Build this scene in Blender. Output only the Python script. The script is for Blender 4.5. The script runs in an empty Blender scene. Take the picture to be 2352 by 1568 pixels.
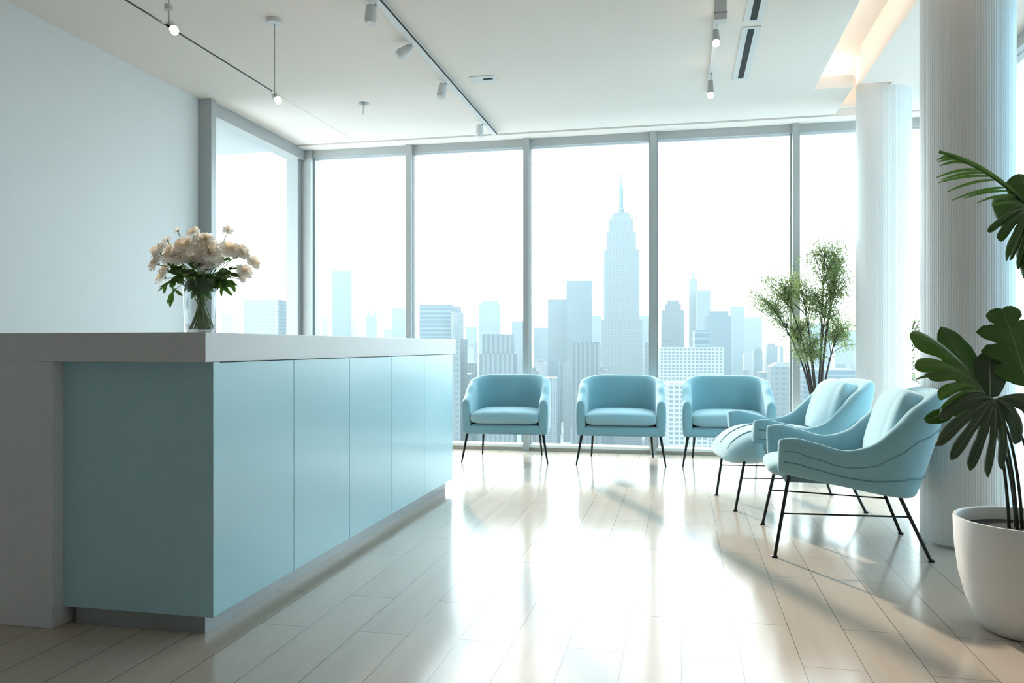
import bpy, bmesh, math, random
from mathutils import Vector, Matrix, Euler, Quaternion

SC = bpy.context.scene
COL = SC.collection
R = math.radians

# ---------------------------------------------------------------- camera, sky, sun, exposure
FPX, CX, HY, CAMH, YAW = 1833.0, 1176.0, 795.0, 1.05, R(12.0)
cd = bpy.data.cameras.new('camera'); cam = bpy.data.objects.new('camera', cd); COL.objects.link(cam)
cam.location = (0, 0, CAMH); cam.rotation_euler = (R(90), 0, YAW)
cd.sensor_width = 36; cd.lens = FPX / 2352 * 36; cd.shift_y = (HY - 784) / 2352
cd.clip_start = 0.05; cd.clip_end = 20000
SC.camera = cam
SC.view_settings.view_transform = 'Standard'; SC.view_settings.look = 'None'
SC.view_settings.gamma = 1; SC.view_settings.use_curve_mapping = False
SC.view_settings.exposure = 0.75
SC.cycles.max_bounces = 8; SC.cycles.diffuse_bounces = 5; SC.cycles.glossy_bounces = 3
SC.cycles.transparent_max_bounces = 24; SC.cycles.volume_bounces = 0
SC.cycles.caustics_reflective = False; SC.cycles.caustics_refractive = False
SC.cycles.sample_clamp_indirect = 6; SC.cycles.use_denoising = True

SKY = 4.3
w = bpy.data.worlds.new('hazy_sky'); SC.world = w; w.use_nodes = True
wt = w.node_tree; wbg = wt.nodes['Background']               # white towards the sun, bluer on the side away from it
w_tc = wt.nodes.new('ShaderNodeTexCoord'); w_sp = wt.nodes.new('ShaderNodeSeparateXYZ'); w_mr = wt.nodes.new('ShaderNodeMapRange'); w_mx = wt.nodes.new('ShaderNodeMix')
w_mx.data_type = 'RGBA'; w_mr.inputs['From Min'].default_value = 0.35; w_mr.inputs['From Max'].default_value = 0.8
w_mx.inputs['A'].default_value = (0.80, 0.955, 1.0, 1); w_mx.inputs['B'].default_value = (0.17, 0.37, 0.48, 1)
wt.links.new(w_tc.outputs['Generated'], w_sp.inputs[0]); wt.links.new(w_sp.outputs['X'], w_mr.inputs['Value']); wt.links.new(w_mr.outputs[0], w_mx.inputs['Factor'])
wt.links.new(w_mx.outputs['Result'], wbg.inputs[0]); wbg.inputs[1].default_value = SKY
sd = bpy.data.lights.new('sun', 'SUN'); sun = bpy.data.objects.new('sun', sd); COL.objects.link(sun)
sd.energy = 3.0; sd.angle = R(1.6); sd.color = (1.0, 0.86, 0.70)
SUN_DIR = Vector((0.42, -0.91, -math.tan(R(26)))).normalized()
sun.rotation_euler = SUN_DIR.to_track_quat('-Z', 'Y').to_euler(); sun.location = (-20, 60, 40)

def portal(name, loc, rot, sx, sy):                 # sky portals in the window openings (they guide sampling only)
    d = bpy.data.lights.new(name, 'AREA'); o = bpy.data.objects.new(name, d); COL.objects.link(o)
    d.shape = 'RECTANGLE'; d.size = sx; d.size_y = sy; o.location = loc; o.rotation_euler = rot
    d.cycles.is_portal = True
portal('window_portal_back', (-0.9, 8.2, 1.6), (R(-90), 0, 0), 6.2, 3.2)
portal('window_portal_left', (-4.2, 7.0, 1.6), (R(90), 0, R(-90)), 1.8, 3.2)
portal('window_portal_right', (2.42, 6.0, 1.6), (R(90), 0, R(90)), 3.9, 3.2)

def at(u, v, d):
    """point of the room seen at photo pixel (u, v), d metres ahead of the camera"""
    lat, h = (u - CX) / FPX * d, CAMH - (v - HY) / FPX * d
    return Vector((-math.sin(YAW) * d + math.cos(YAW) * lat, math.cos(YAW) * d + math.sin(YAW) * lat, h))

# ---------------------------------------------------------------- materials
def mat(name, col, rough=0.5, metal=0.0, spec=0.5, sheen=0.0, coat=0.0):
    m = bpy.data.materials.new(name); m.use_nodes = True
    b = m.node_tree.nodes['Principled BSDF']
    b.inputs['Base Color'].default_value = (*col, 1); b.inputs['Roughness'].default_value = rough
    b.inputs['Metallic'].default_value = metal; b.inputs['Specular IOR Level'].default_value = spec
    if sheen: b.inputs['Sheen Weight'].default_value = sheen; b.inputs['Sheen Roughness'].default_value = 0.4
    if coat: b.inputs['Coat Weight'].default_value = coat; b.inputs['Coat Roughness'].default_value = 0.12
    return m
def nd(m, t, **kw):
    n = m.node_tree.nodes.new(t)
    for k, v in kw.items(): setattr(n, k, v)
    return n
def lk(m, a, b): m.node_tree.links.new(a, b)
def bs(m): return m.node_tree.nodes['Principled BSDF']
def noise_bump(m, scale, strength, dist=0.002):
    t = nd(m, 'ShaderNodeTexCoord'); n = nd(m, 'ShaderNodeTexNoise'); b = nd(m, 'ShaderNodeBump')
    n.inputs['Scale'].default_value = scale; n.inputs['Detail'].default_value = 4
    b.inputs['Strength'].default_value = strength; b.inputs['Distance'].default_value = dist
    lk(m, t.outputs['Object'], n.inputs['Vector']); lk(m, n.outputs['Fac'], b.inputs['Height'])
    lk(m, b.outputs['Normal'], bs(m).inputs['Normal'])
def vary(m, scale, c1, c2, stretch=(1, 1, 1)):
    t = nd(m, 'ShaderNodeTexCoord'); mp = nd(m, 'ShaderNodeMapping'); n = nd(m, 'ShaderNodeTexNoise'); x = nd(m, 'ShaderNodeMix', data_type='RGBA')
    mp.inputs['Scale'].default_value = stretch; n.inputs['Scale'].default_value = scale
    x.inputs['A'].default_value = (*c1, 1); x.inputs['B'].default_value = (*c2, 1)
    lk(m, t.outputs['Object'], mp.inputs[0]); lk(m, mp.outputs[0], n.inputs['Vector'])
    lk(m, n.outputs['Fac'], x.inputs['Factor']); lk(m, x.outputs['Result'], bs(m).inputs['Base Color'])
def translucent(m, fac, col):
    nt = m.node_tree; o = nt.nodes['Material Output']; t = nd(m, 'ShaderNodeBsdfTranslucent'); x = nd(m, 'ShaderNodeMixShader')
    t.inputs[0].default_value = (*col, 1); x.inputs[0].default_value = fac
    lk(m, bs(m).outputs[0], x.inputs[1]); lk(m, t.outputs[0], x.inputs[2]); lk(m, x.outputs[0], o.inputs['Surface'])
def emit(name, col, s):
    m = bpy.data.materials.new(name); m.use_nodes = True; nt = m.node_tree; nt.nodes.clear()
    e = nt.nodes.new('ShaderNodeEmission'); o = nt.nodes.new('ShaderNodeOutputMaterial')
    e.inputs[0].default_value = (*col, 1); e.inputs[1].default_value = s; nt.links.new(e.outputs[0], o.inputs[0]); return m
def glass(name, tint, base, edge):
    m = bpy.data.materials.new(name); m.use_nodes = True; nt = m.node_tree; nt.nodes.clear()
    t = nt.nodes.new('ShaderNodeBsdfTransparent'); g = nt.nodes.new('ShaderNodeBsdfGlossy'); x = nt.nodes.new('ShaderNodeMixShader')
    f = nt.nodes.new('ShaderNodeLayerWeight'); mr = nt.nodes.new('ShaderNodeMapRange'); o = nt.nodes.new('ShaderNodeOutputMaterial')
    t.inputs[0].default_value = (*tint, 1); g.inputs['Roughness'].default_value = 0.02
    f.inputs['Blend'].default_value = 0.25
    mr.inputs['To Min'].default_value = base; mr.inputs['To Max'].default_value = edge
    nt.links.new(f.outputs['Fresnel'], mr.inputs['Value']); nt.links.new(mr.outputs[0], x.inputs[0])
    nt.links.new(t.outputs[0], x.inputs[1]); nt.links.new(g.outputs[0], x.inputs[2]); nt.links.new(x.outputs[0], o.inputs[0])
    return m

M = {}
M['wall'] = mat('white_wall_paint', (0.82, 0.83, 0.83), 0.6); noise_bump(M['wall'], 90, 0.04)
M['ceiling'] = mat('white_ceiling_paint', (0.85, 0.79, 0.74), 0.8, spec=0.2)
M['frame'] = mat('silver_window_metal', (0.43, 0.45, 0.45), 0.4, metal=0.2)
M['sillm'] = mat('white_sill', (0.86, 0.85, 0.83), 0.35)
M['sillwood'] = mat('beige_sill_edge', (0.56, 0.50, 0.44), 0.5)
M['pane'] = glass('window_glass', (0.985, 0.995, 1.0), 0.0, 0.12)
M['column'] = mat('white_column_plaster', (0.74, 0.745, 0.74), 0.45)
M['desk_white'] = mat('desk_white_lacquer', (0.76, 0.78, 0.79), 0.4)
M['desk_blue'] = mat('desk_pale_blue_glass', (0.47, 0.74, 0.82), 0.32, coat=0.3); noise_bump(M['desk_blue'], 2.0, 0.02)
M['plinth'] = mat('brushed_steel_plinth', (0.42, 0.45, 0.46), 0.35, metal=0.6)
M['gap'] = mat('dark_panel_gap', (0.08, 0.10, 0.11), 0.6)
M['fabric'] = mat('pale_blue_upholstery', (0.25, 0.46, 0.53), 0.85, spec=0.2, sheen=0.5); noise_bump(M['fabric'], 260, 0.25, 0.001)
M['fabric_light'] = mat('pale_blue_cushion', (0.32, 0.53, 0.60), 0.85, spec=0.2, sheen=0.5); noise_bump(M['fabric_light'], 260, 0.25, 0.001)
M['seam'] = mat('darker_blue_seam', (0.16, 0.28, 0.33), 0.9)
M['black'] = mat('black_metal', (0.012, 0.014, 0.014), 0.35, metal=0.4)
M['greymetal'] = mat('grey_lamp_metal', (0.42, 0.43, 0.43), 0.35, metal=0.5)
M['whitemetal'] = mat('white_lamp_metal', (0.72, 0.73, 0.73), 0.4)
M['chrome'] = mat('chrome', (0.7, 0.7, 0.7), 0.12, metal=1.0)
M['slot'] = mat('black_slot', (0.008, 0.010, 0.010), 0.6)
M['bulb'] = emit('lit_bulb', (1.0, 0.80, 0.55), 22.0)
M['led'] = emit('warm_led_strip', (1.0, 0.88, 0.74), 5.0)
M['pot'] = mat('white_ceramic_pot', (0.80, 0.80, 0.79), 0.35)
M['soil'] = mat('dark_soil', (0.018, 0.014, 0.012), 0.95)
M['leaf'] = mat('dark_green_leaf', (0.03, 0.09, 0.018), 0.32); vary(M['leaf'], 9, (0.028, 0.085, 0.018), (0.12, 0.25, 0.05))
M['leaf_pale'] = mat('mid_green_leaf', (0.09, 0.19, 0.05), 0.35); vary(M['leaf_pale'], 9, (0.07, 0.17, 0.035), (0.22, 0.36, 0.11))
M['leaf_dark'] = mat('blackish_green_leaf', (0.03, 0.06, 0.03), 0.3); vary(M['leaf_dark'], 7, (0.035, 0.065, 0.034), (0.11, 0.16, 0.085)); translucent(M['leaf_dark'], 0.12, (0.12, 0.24, 0.05))
M['vein'] = mat('pale_leaf_vein', (0.30, 0.36, 0.22), 0.5)
M['stem'] = mat('dark_plant_stem', (0.025, 0.035, 0.018), 0.6)
M['bark'] = mat('grey_brown_bark', (0.06, 0.052, 0.045), 0.8)
M['treeleaf'] = mat('fine_green_leaf', (0.16, 0.24, 0.09), 0.6); vary(M['treeleaf'], 6, (0.08, 0.14, 0.05), (0.28, 0.36, 0.16))
M['petal'] = mat('cream_petal', (0.95, 0.92, 0.88), 0.7); 
M['petal_core'] = mat('peach_petal', (0.92, 0.78, 0.62), 0.7)
M['calyx'] = mat('green_calyx', (0.14, 0.26, 0.08), 0.6)
M['flowerstem'] = mat('green_flower_stem', (0.26, 0.38, 0.13), 0.5); vary(M['flowerstem'], 14, (0.12, 0.22, 0.06), (0.42, 0.52, 0.24)); translucent(M['flowerstem'], 0.35, (0.5, 0.62, 0.3))
M['vase'] = glass('clear_vase_glass', (0.985, 0.992, 0.995), 0.03, 0.55)
M['water'] = glass('water', (0.985, 0.995, 0.99), 0.02, 0.3)
translucent(M['petal'], 0.8, (1.0, 0.97, 0.93)); translucent(M['petal_core'], 0.75, (0.97, 0.84, 0.68))
translucent(M['leaf'], 0.22, (0.14, 0.30, 0.04)); translucent(M['leaf_pale'], 0.35, (0.24, 0.40, 0.08)); translucent(M['treeleaf'], 0.4, (0.34, 0.44, 0.16))
M['spandrel'] = mat('outside_soffit', (0.34, 0.37, 0.385), 0.7)

# fluting on the columns
def fluted(m):
    t = nd(m, 'ShaderNodeTexCoord'); sx = nd(m, 'ShaderNodeSeparateXYZ'); a = nd(m, 'ShaderNodeMath', operation='ARCTAN2')
    s = nd(m, 'ShaderNodeMath', operation='MULTIPLY'); s.inputs[1].default_value = 110
    c = nd(m, 'ShaderNodeMath', operation='SINE'); b = nd(m, 'ShaderNodeBump')
    b.inputs['Strength'].default_value = 0.35; b.inputs['Distance'].default_value = 0.0015
    lk(m, t.outputs['Object'], sx.inputs[0]); lk(m, sx.outputs['Y'], a.inputs[0]); lk(m, sx.outputs['X'], a.inputs[1])
    lk(m, a.outputs[0], s.inputs[0]); lk(m, s.outputs[0], c.inputs[0]); lk(m, c.outputs[0], b.inputs['Height'])
    lk(m, b.outputs['Normal'], bs(m).inputs['Normal'])
fluted(M['column'])

# floor planks: 0.195 m wide, 1.05 m long, running away from the desk end
def floor_mat():
    m = mat('pale_plank_floor', (0.5, 0.45, 0.4), 0.2)
    t = nd(m, 'ShaderNodeTexCoord'); s = nd(m, 'ShaderNodeSeparateXYZ'); c = nd(m, 'ShaderNodeCombineXYZ')
    br = nd(m, 'ShaderNodeTexBrick'); br.offset = 0.37; br.offset_frequency = 2; br.squash = 1
    br.inputs['Scale'].default_value = 1; br.inputs['Brick Width'].default_value = 1.05; br.inputs['Row Height'].default_value = 0.195
    br.inputs['Mortar Size'].default_value = 0.0016; br.inputs['Mortar Smooth'].default_value = 0.1; br.inputs['Bias'].default_value = 0
    br.inputs['Color1'].default_value = (0.53, 0.45, 0.375, 1); br.inputs['Color2'].default_value = (0.47, 0.40, 0.335, 1)
    br.inputs['Mortar'].default_value = (0.16, 0.13, 0.11, 1)
    lk(m, t.outputs['Object'], s.inputs[0]); lk(m, s.outputs['Y'], c.inputs['X']); lk(m, s.outputs['X'], c.inputs['Y'])
    lk(m, c.outputs[0], br.inputs['Vector'])
    mp = nd(m, 'ShaderNodeMapping'); mp.inputs['Scale'].default_value = (14, 0.9, 1); n = nd(m, 'ShaderNodeTexNoise')
    n.inputs['Scale'].default_value = 1.6; n.inputs['Detail'].default_value = 6
    lk(m, t.outputs['Object'], mp.inputs[0]); lk(m, mp.outputs[0], n.inputs['Vector'])
    x = nd(m, 'ShaderNodeMix', data_type='RGBA', blend_type='MULTIPLY'); x.inputs['Factor'].default_value = 0.35
    rr = nd(m, 'ShaderNodeMapRange'); rr.inputs['To Min'].default_value = 0.75; rr.inputs['To Max'].default_value = 1.2
    lk(m, n.outputs['Fac'], rr.inputs['Value']); lk(m, br.outputs['Color'], x.inputs['A']); lk(m, rr.outputs[0], x.inputs['B'])
    lk(m, x.outputs['Result'], bs(m).inputs['Base Color'])
    r2 = nd(m, 'ShaderNodeMapRange'); r2.inputs['To Min'].default_value = 0.12; r2.inputs['To Max'].default_value = 0.19
    lk(m, n.outputs['Fac'], r2.inputs['Value']); lk(m, r2.outputs[0], bs(m).inputs['Roughness'])
    bs(m).inputs['Coat Weight'].default_value = 0.0; bs(m).inputs["Specular IOR Level"].default_value = 0.30; bs(m).inputs['Coat IOR'].default_value = 1.5; bs(m).inputs['Coat Roughness'].default_value = 0.17
    b = nd(m, 'ShaderNodeBump'); b.inputs['Strength'].default_value = 0.4; b.inputs['Distance'].default_value = 0.002; b.invert = True
    lk(m, br.outputs['Fac'], b.inputs['Height']); lk(m, b.outputs['Normal'], bs(m).inputs['Normal'])
    return m
M['floor'] = floor_mat()

# ---------------------------------------------------------------- object helpers
def tag(o, label=None, cat=None, group=None, kind=None):
    if label: o['label'] = label
    if cat: o['category'] = cat
    if group: o['group'] = group
    if kind: o['kind'] = kind
    return o
def empty(name, loc=(0, 0, 0), rz=0.0):
    o = bpy.data.objects.new(name, None); COL.objects.link(o); o.empty_display_size = 0.1
    o.location = loc; o.rotation_euler = (0, 0, rz); return o
class MB:
    """collects shapes and links them as one mesh object"""
    def __init__(s): s.v = []; s.f = []; s.mi = []
    def add(s, vs, fs, mi=0):
        n = len(s.v); s.v += [tuple(v) for v in vs]; s.f += [tuple(i + n for i in f) for f in fs]; s.mi += [mi] * len(fs); return s
    def box(s, x0, x1, y0, y1, z0, z1, mi=0):
        return s.add([(x0, y0, z0), (x1, y0, z0), (x1, y1, z0), (x0, y1, z0), (x0, y0, z1), (x1, y0, z1), (x1, y1, z1), (x0, y1, z1)],
                     [(0, 3, 2, 1), (4, 5, 6, 7), (0, 1, 5, 4), (1, 2, 6, 5), (2, 3, 7, 6), (3, 0, 4, 7)], mi)
    def frustum(s, x0, x1, y0, y1, z0, z1, ix, iy, mi=0):
        return s.add([(x0, y0, z0), (x1, y0, z0), (x1, y1, z0), (x0, y1, z0), (x0 + ix, y0 + iy, z1), (x1 - ix, y0 + iy, z1), (x1 - ix, y1 - iy, z1), (x0 + ix, y1 - iy, z1)],
                     [(0, 3, 2, 1), (4, 5, 6, 7), (0, 1, 5, 4), (1, 2, 6, 5), (2, 3, 7, 6), (3, 0, 4, 7)], mi)
    def lathe(s, prof, n=48, c=(0, 0), mi=0, cap=True):
        vs, fs = [], []
        for r, z in prof:
            for k in range(n): vs.append((c[0] + r * math.cos(2 * math.pi * k / n), c[1] + r * math.sin(2 * math.pi * k / n), z))
        for i in range(len(prof) - 1):
            for k in range(n):
                k2 = (k + 1) % n; fs.append((i * n + k, i * n + k2, (i + 1) * n + k2, (i + 1) * n + k))
        if cap: fs.append(tuple(range(n - 1, -1, -1))); fs.append(tuple((len(prof) - 1) * n + k for k in range(n)))
        return s.add(vs, fs, mi)
    def tube(s, pts, rad, n=8, mi=0):
        pts = [Vector(p) for p in pts]; L = len(pts)
        rads = rad if isinstance(rad, (list, tuple)) else [rad] * L
        vs, fs = [], []; prev = None
        for i, p in enumerate(pts):
            d = (pts[min(i + 1, L - 1)] - pts[max(i - 1, 0)]).normalized()
            a = prev if prev is not None else (Vector((1, 0, 0)) if abs(d.x) < 0.8 else Vector((0, 1, 0)))
            a = (a - d * a.dot(d)).normalized(); b = d.cross(a); prev = a
            for k in range(n):
                t = 2 * math.pi * k / n; vs.append(p + (a * math.cos(t) + b * math.sin(t)) * rads[i])
        for i in range(L - 1):
            for k in range(n):
                k2 = (k + 1) % n; fs.append((i * n + k, i * n + k2, (i + 1) * n + k2, (i + 1) * n + k))
        fs.append(tuple(range(n - 1, -1, -1))); fs.append(tuple((L - 1) * n + k for k in range(n)))
        return s.add(vs, fs, mi)
    def sphere(s, c, r, n=12, m=8, sc=(1, 1, 1), mi=0):
        vs, fs = [], []
        for i in range(m + 1):
            t = math.pi * i / m
            for k in range(n):
                p = 2 * math.pi * k / n; vs.append((c[0] + r * sc[0] * math.sin(t) * math.cos(p), c[1] + r * sc[1] * math.sin(t) * math.sin(p), c[2] + r * sc[2] * math.cos(t)))
        for i in range(m):
            for k in range(n):
                k2 = (k + 1) % n; fs.append((i * n + k, (i + 1) * n + k, (i + 1) * n + k2, i * n + k2))
        return s.add(vs, fs, mi)
    def build(s, name, mats, parent=None, smooth=False, bevel=0, sub=0, sharp=None, loc=None):
        me = bpy.data.meshes.new(name); me.from_pydata(s.v, [], s.f)
        for m in (mats if isinstance(mats, (list, tuple)) else [mats]): me.materials.append(m)
        me.polygons.foreach_set('material_index', s.mi)
        bm = bmesh.new(); bm.from_mesh(me); bmesh.ops.remove_doubles(bm, verts=bm.verts, dist=1e-6); bmesh.ops.recalc_face_normals(bm, faces=bm.faces); bm.to_mesh(me); bm.free()
        o = bpy.data.objects.new(name, me); COL.objects.link(o)
        if smooth: me.polygons.foreach_set('use_smooth', [True] * len(me.polygons))
        if sharp is not None: me.set_sharp_from_angle(angle=R(sharp))
        if bevel:
            b = o.modifiers.new('bevel', 'BEVEL'); b.width = bevel; b.segments = 3; b.limit_method = 'ANGLE'
        if sub:
            b = o.modifiers.new('subdivision', 'SUBSURF'); b.levels = sub; b.render_levels = sub
        if parent: o.parent = parent
        if loc: o.location = loc
        return o
def children(o): return [c for c in bpy.data.objects if c.parent == o]
def copy_tree(o, parent=None):
    c = o.copy(); COL.objects.link(c)
    if parent: c.parent = parent
    for ch in children(o): copy_tree(ch, c)
    return c
def struct(mb, name, mats, parent=None, **kw):
    o = mb.build(name, mats, parent, **kw)
    if parent is None: o['kind'] = 'structure'
    return o
def bez(p0, p1, p2, n=10):
    p0, p1, p2 = Vector(p0), Vector(p1), Vector(p2)
    return [p0 * (1 - t) ** 2 + p1 * 2 * t * (1 - t) + p2 * t * t for t in [i / n for i in range(n + 1)]]
def smooth01(t): t = max(0.0, min(1.0, t)); return t * t * (3 - 2 * t)
def interp(pts, x):
    if x <= pts[0][0]: return pts[0][1]
    for (a, va), (b, vb) in zip(pts, pts[1:]):
        if x <= b: return va + (vb - va) * smooth01((x - a) / (b - a))
    return pts[-1][1]

# ---------------------------------------------------------------- the room
XL, XR, YB, ZC = -4.02, 2.12, 7.9, 3.15
struct(MB().box(-6, 4.5, -4, 8.15, -0.2, 0), 'floor', M['floor'])
ce = MB()
ce.box(-4.3, 1.06, -4, 7.68, 3.15, 3.25)            # main flat ceiling
ce.box(1.06, 1.36, 6.9, 7.68, 3.15, 3.25)           # ceiling behind the end of the light cove
ce.box(1.40, 2.6, -4, 6.82, 3.15, 3.45)             # lower soffit above the columns
ce.box(1.64, 2.6, 6.82, 7.68, 3.15, 3.45)
ce.box(-4.3, 2.6, 7.705, 8.15, 3.14, 3.45)          # strip along the window wall behind the shadow gap
ce.box(-4.3, 2.6, 7.66, 7.72, 3.21, 3.26)
ce.box(-4.3, 2.6, -4, 8.15, 3.45, 3.6)              # slab above
ce.box(0.74, 0.80, -4, 7.7, 3.25, 3.45)             # hidden back of the cove
struct(ce, 'ceiling', M['ceiling'])
struct(MB().box(-4.3, XL, -4, 6.08, 0, 3.15), 'wall_left', M['wall'])
struct(MB().box(-4.3, 2.6, -4.2, -4, 0, 3.15), 'wall_back', M['wall'])
struct(MB().box(2.20, 2.5, -4, 4.07, 0, 3.15), 'wall_right', M['wall'])
# metal frame around the left window, standing proud of the wall
struct(MB().box(-4.15, -3.895, 6.08, 6.15, 0, 3.15), 'trim_1', M['frame'])
fr = MB().box(-4.10, -3.93, 6.15, 7.86, 3.03, 3.15).box(-4.10, -3.97, 6.15, 6.22, 0.0, 3.03).box(-4.10, -3.97, 7.78, 7.86, 0, 3.03).box(-4.12, -3.93, 6.22, 7.78, 0, 0.06)
w6 = struct(fr, 'window_6', M['frame'])
MB().box(-4.05, -4.038, 6.22, 7.78, 0.06, 3.03).build('window_pane', M['pane'], w6)
struct(MB().box(-4.10, -3.86, 7.86, 8.06, 0, 3.15), 'trim_2', M['frame'])          # corner post
# mullions of the window wall
mull = [-2.764, -1.528, -0.269, 1.047]
for i, x in enumerate(mull):
    struct(MB().box(x - 0.03, x + 0.03, 7.86, 8.02, 0.0, 3.14).box(x - 0.012, x + 0.042, 7.90, 7.915, 0.06, 3.06, 1), 'trim_%d' % (i + 3), [M['frame'], M['greymetal']])
edges = [-3.86] + mull + [2.21]
for i in range(5):
    a, b = edges[i] + (0.03 if i else 0), edges[i + 1] - 0.03
    f = MB().box(a, b, 7.90, 8.02, 3.06, 3.14, 0).box(a, b, 7.885, 8.03, 0.035, 0.062, 1).box(a, b, 7.905, 8.03, 0.0, 0.035, 2)
    f.box(a, a + 0.014, 7.93, 7.98, 0.062, 3.06, 0).box(b - 0.014, b, 7.93, 7.98, 0.062, 3.06, 0)
    o = struct(f, 'window_%d' % (i + 1), [M['frame'], M['sillm'], M['sillwood']])
    MB().box(a + 0.014, b - 0.014, 7.948, 7.96, 0.062, 3.06).build('window_pane', M['pane'], o)
# right window wall
struct(MB().box(2.18, 2.38, 7.86, 8.06, 0, 3.14), 'trim_7', M['frame'])
redge = [4.10, 5.36, 6.65, 7.86]
for i in range(3):
    a, b = redge[i] + 0.03, redge[i + 1] - (0.03 if i < 2 else 0)
    f = MB().box(2.22, 2.34, a, b, 3.06, 3.15, 0).box(1.95, 2.35, a, b, 0.0, 0.07, 1)
    f.box(2.25, 2.30, a, a + 0.014, 0.07, 3.06, 0).box(2.25, 2.30, b - 0.014, b, 0.07, 3.06, 0)
    o = struct(f, 'window_%d' % (i + 7), [M['frame'], M['sillm']])
    MB().box(2.268, 2.28, a + 0.014, b - 0.014, 0.07, 3.06).build('window_pane', M['pane'], o)
for i, y in enumerate(redge[:3]):
    struct(MB().box(2.18, 2.35, y - 0.03, y + 0.03, 0, 3.15), 'trim_%d' % (i + 8), M['frame'])
# soffit of the floor slab outside the left window
struct(MB().box(-14, -4.16, 2.0, 7.95, 3.16, 3.4), 'trim_12', M['spandrel'])
struct(MB().box(-4.33, XL + 0.012, -4, 6.08, 0, 0.07), 'baseboard_left', M['sillm'])

def column(x, y, r, top, label):
    o = MB().lathe([(r, 0.012), (r, top)], 96, cap=True).build('column', M['column'], smooth=True, sharp=40, loc=(x, y, 0))
    tag(o, label, 'column', 'white round columns')
    MB().lathe([(r + 0.004, 0.0), (r + 0.004, 0.012)], 96).build('base_ring', M['greymetal'], o, smooth=True, sharp=40)
column(1.50, 4.707, 0.227, 3.15, 'white fluted round column nearest the camera, behind the big leafy plant')
column(1.637, 7.114, 0.213, 3.45, 'white fluted round column farther back by the window, beside the feathery tree')

# ---------------------------------------------------------------- reception desk
DX, DY0, DY1 = -1.66, 2.545, 5.70
desk = tag(empty('reception_desk', (-1.9, 4.1, 0)), 'long pale blue reception desk with thick white counter top', 'reception desk')
def dpart(mb, name, m, parent=desk, **kw):
    o = mb.build(name, m, parent, **kw)
    if parent is desk: o.matrix_parent_inverse = Matrix.Translation((1.9, -4.1, 0))
    return o
dpart(MB().box(-2.60, DX + 0.008, DY0 - 0.003, DY1 + 0.05, 0.993, 1.10), 'counter_top', M['desk_white'], bevel=0.003)
dpart(MB().box(-2.60, -2.285, DY0 - 0.003, 2.9, 0.0, 0.993), 'side_panel', M['desk_white'], bevel=0.003)['label'] = 'white waterfall side panel'
dpart(MB().box(-2.285, DX + 0.004, 2.597, 2.64, 0.068, 0.993), 'end_panel', M['desk_blue'], bevel=0.002)
seams = [2.64, 3.217, 3.816, 4.423, 5.03, 5.69]
for a, b in zip(seams, seams[1:]):
    dpart(MB().box(DX - 0.02, DX, a + (0.0035 if a > 2.7 else 0), b, 0.068, 0.99), 'front_panel', M['desk_blue'], bevel=0.0015)
dpart(MB().box(-2.55, DX - 0.021, 2.645, 5.68, 0.068, 0.99), 'carcass', M['gap'])
dpart(MB().box(-2.25, DX - 0.045, 2.622, 5.66, 0.0, 0.068), 'plinth', M['plinth'])

# ---------------------------------------------------------------- glass vase with white flowers
rng = random.Random(4)
VC = Vector((-1.83, 2.79, 1.10)); RT = Vector((math.cos(YAW), math.sin(YAW), 0)); FW = Vector((-math.sin(YAW), math.cos(YAW), 0))
vase = MB().lathe([(0.030, 0.004), (0.058, 0.0), (0.062, 0.006), (0.066, 0.10), (0.071, 0.212), (0.0685, 0.212), (0.0635, 0.10), (0.059, 0.012), (0.03, 0.010)], 48)
vase = vase.build('glass_vase', M['vase'], smooth=True, sharp=50, loc=VC)
tag(vase, 'clear glass vase of cream flowers on the near end of the reception counter', 'vase')
MB().lathe([(0.0585, 0.0125), (0.0605, 0.036)], 48).build('water', M['water'], vase, smooth=True, sharp=50)

def bloom_mesh(seed, full=1.0):
    g = random.Random(seed); mb = MB(); N = int(24 * full)
    for i in range(N):
        t = (i + 0.5) / N; th = 1.62 * math.sqrt(t) * (1.05); ph = i * 2.39996
        d = Vector((math.sin(th) * math.cos(ph), math.sin(th) * math.sin(ph), math.cos(th) * 0.72))
        side = Vector((-math.sin(ph), math.cos(ph), 0)); up = d.cross(side)
        L = 0.62 + 0.42 * g.random(); wd = 0.27 + 0.13 * g.random(); base = d * 0.12
        vs, fs = [], []; nr = 4
        for r_ in range(nr + 1):
            q = r_ / nr; c = base + d * (L * q) + up * (-0.12 * q * q) * (1 - 2 * g.random() * 0.3)
            hw = wd * (0.25 + 0.95 * math.sin(min(1.0, q * 1.1) * math.pi * 0.55))
            for k in (-1, -0.5, 0, 0.5, 1):
                jag = (g.random() - 0.5) * 0.16 if r_ == nr else 0
                vs.append(c + side * hw * k + d * (jag - 0.10 * k * k * q) + up * (0.07 * math.sin(k * 5 + i) * q))
        for r_ in range(nr):
            for k in range(4): fs.append((r_ * 5 + k, r_ * 5 + k + 1, r_ * 5 + k + 6, r_ * 5 + k + 5))
        mb.add(vs, fs, 1 if t < 0.16 else 0)
    me_o = mb.build('bloom', [M['petal'], M['petal_core']], smooth=True)
    me = me_o.data; bpy.data.objects.remove(me_o); return me
BLOOMS = [bloom_mesh(s) for s in (1, 2, 3)] + [bloom_mesh(9, 0.5)]
def px(u, v, dz=0.0): return VC + RT * ((u - 460) * 0.00169) + FW * dz + Vector((0, 0, (762 - v) * 0.00169))
G_MAIN = 'cream flowers massed in the middle of the bouquet'
G_LEFT = 'cream flowers at the left side of the bouquet'
G_RIGHT = 'cream flowers at the right side of the bouquet'
L_MAIN = 'cream ruffled flower packed in the middle of the bouquet in the vase'
L_LEFT = 'cream ruffled flower in the cluster on the left side of the bouquet'
L_RIGHT = 'cream ruffled flower in the cluster on the right side of the bouquet'
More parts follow.
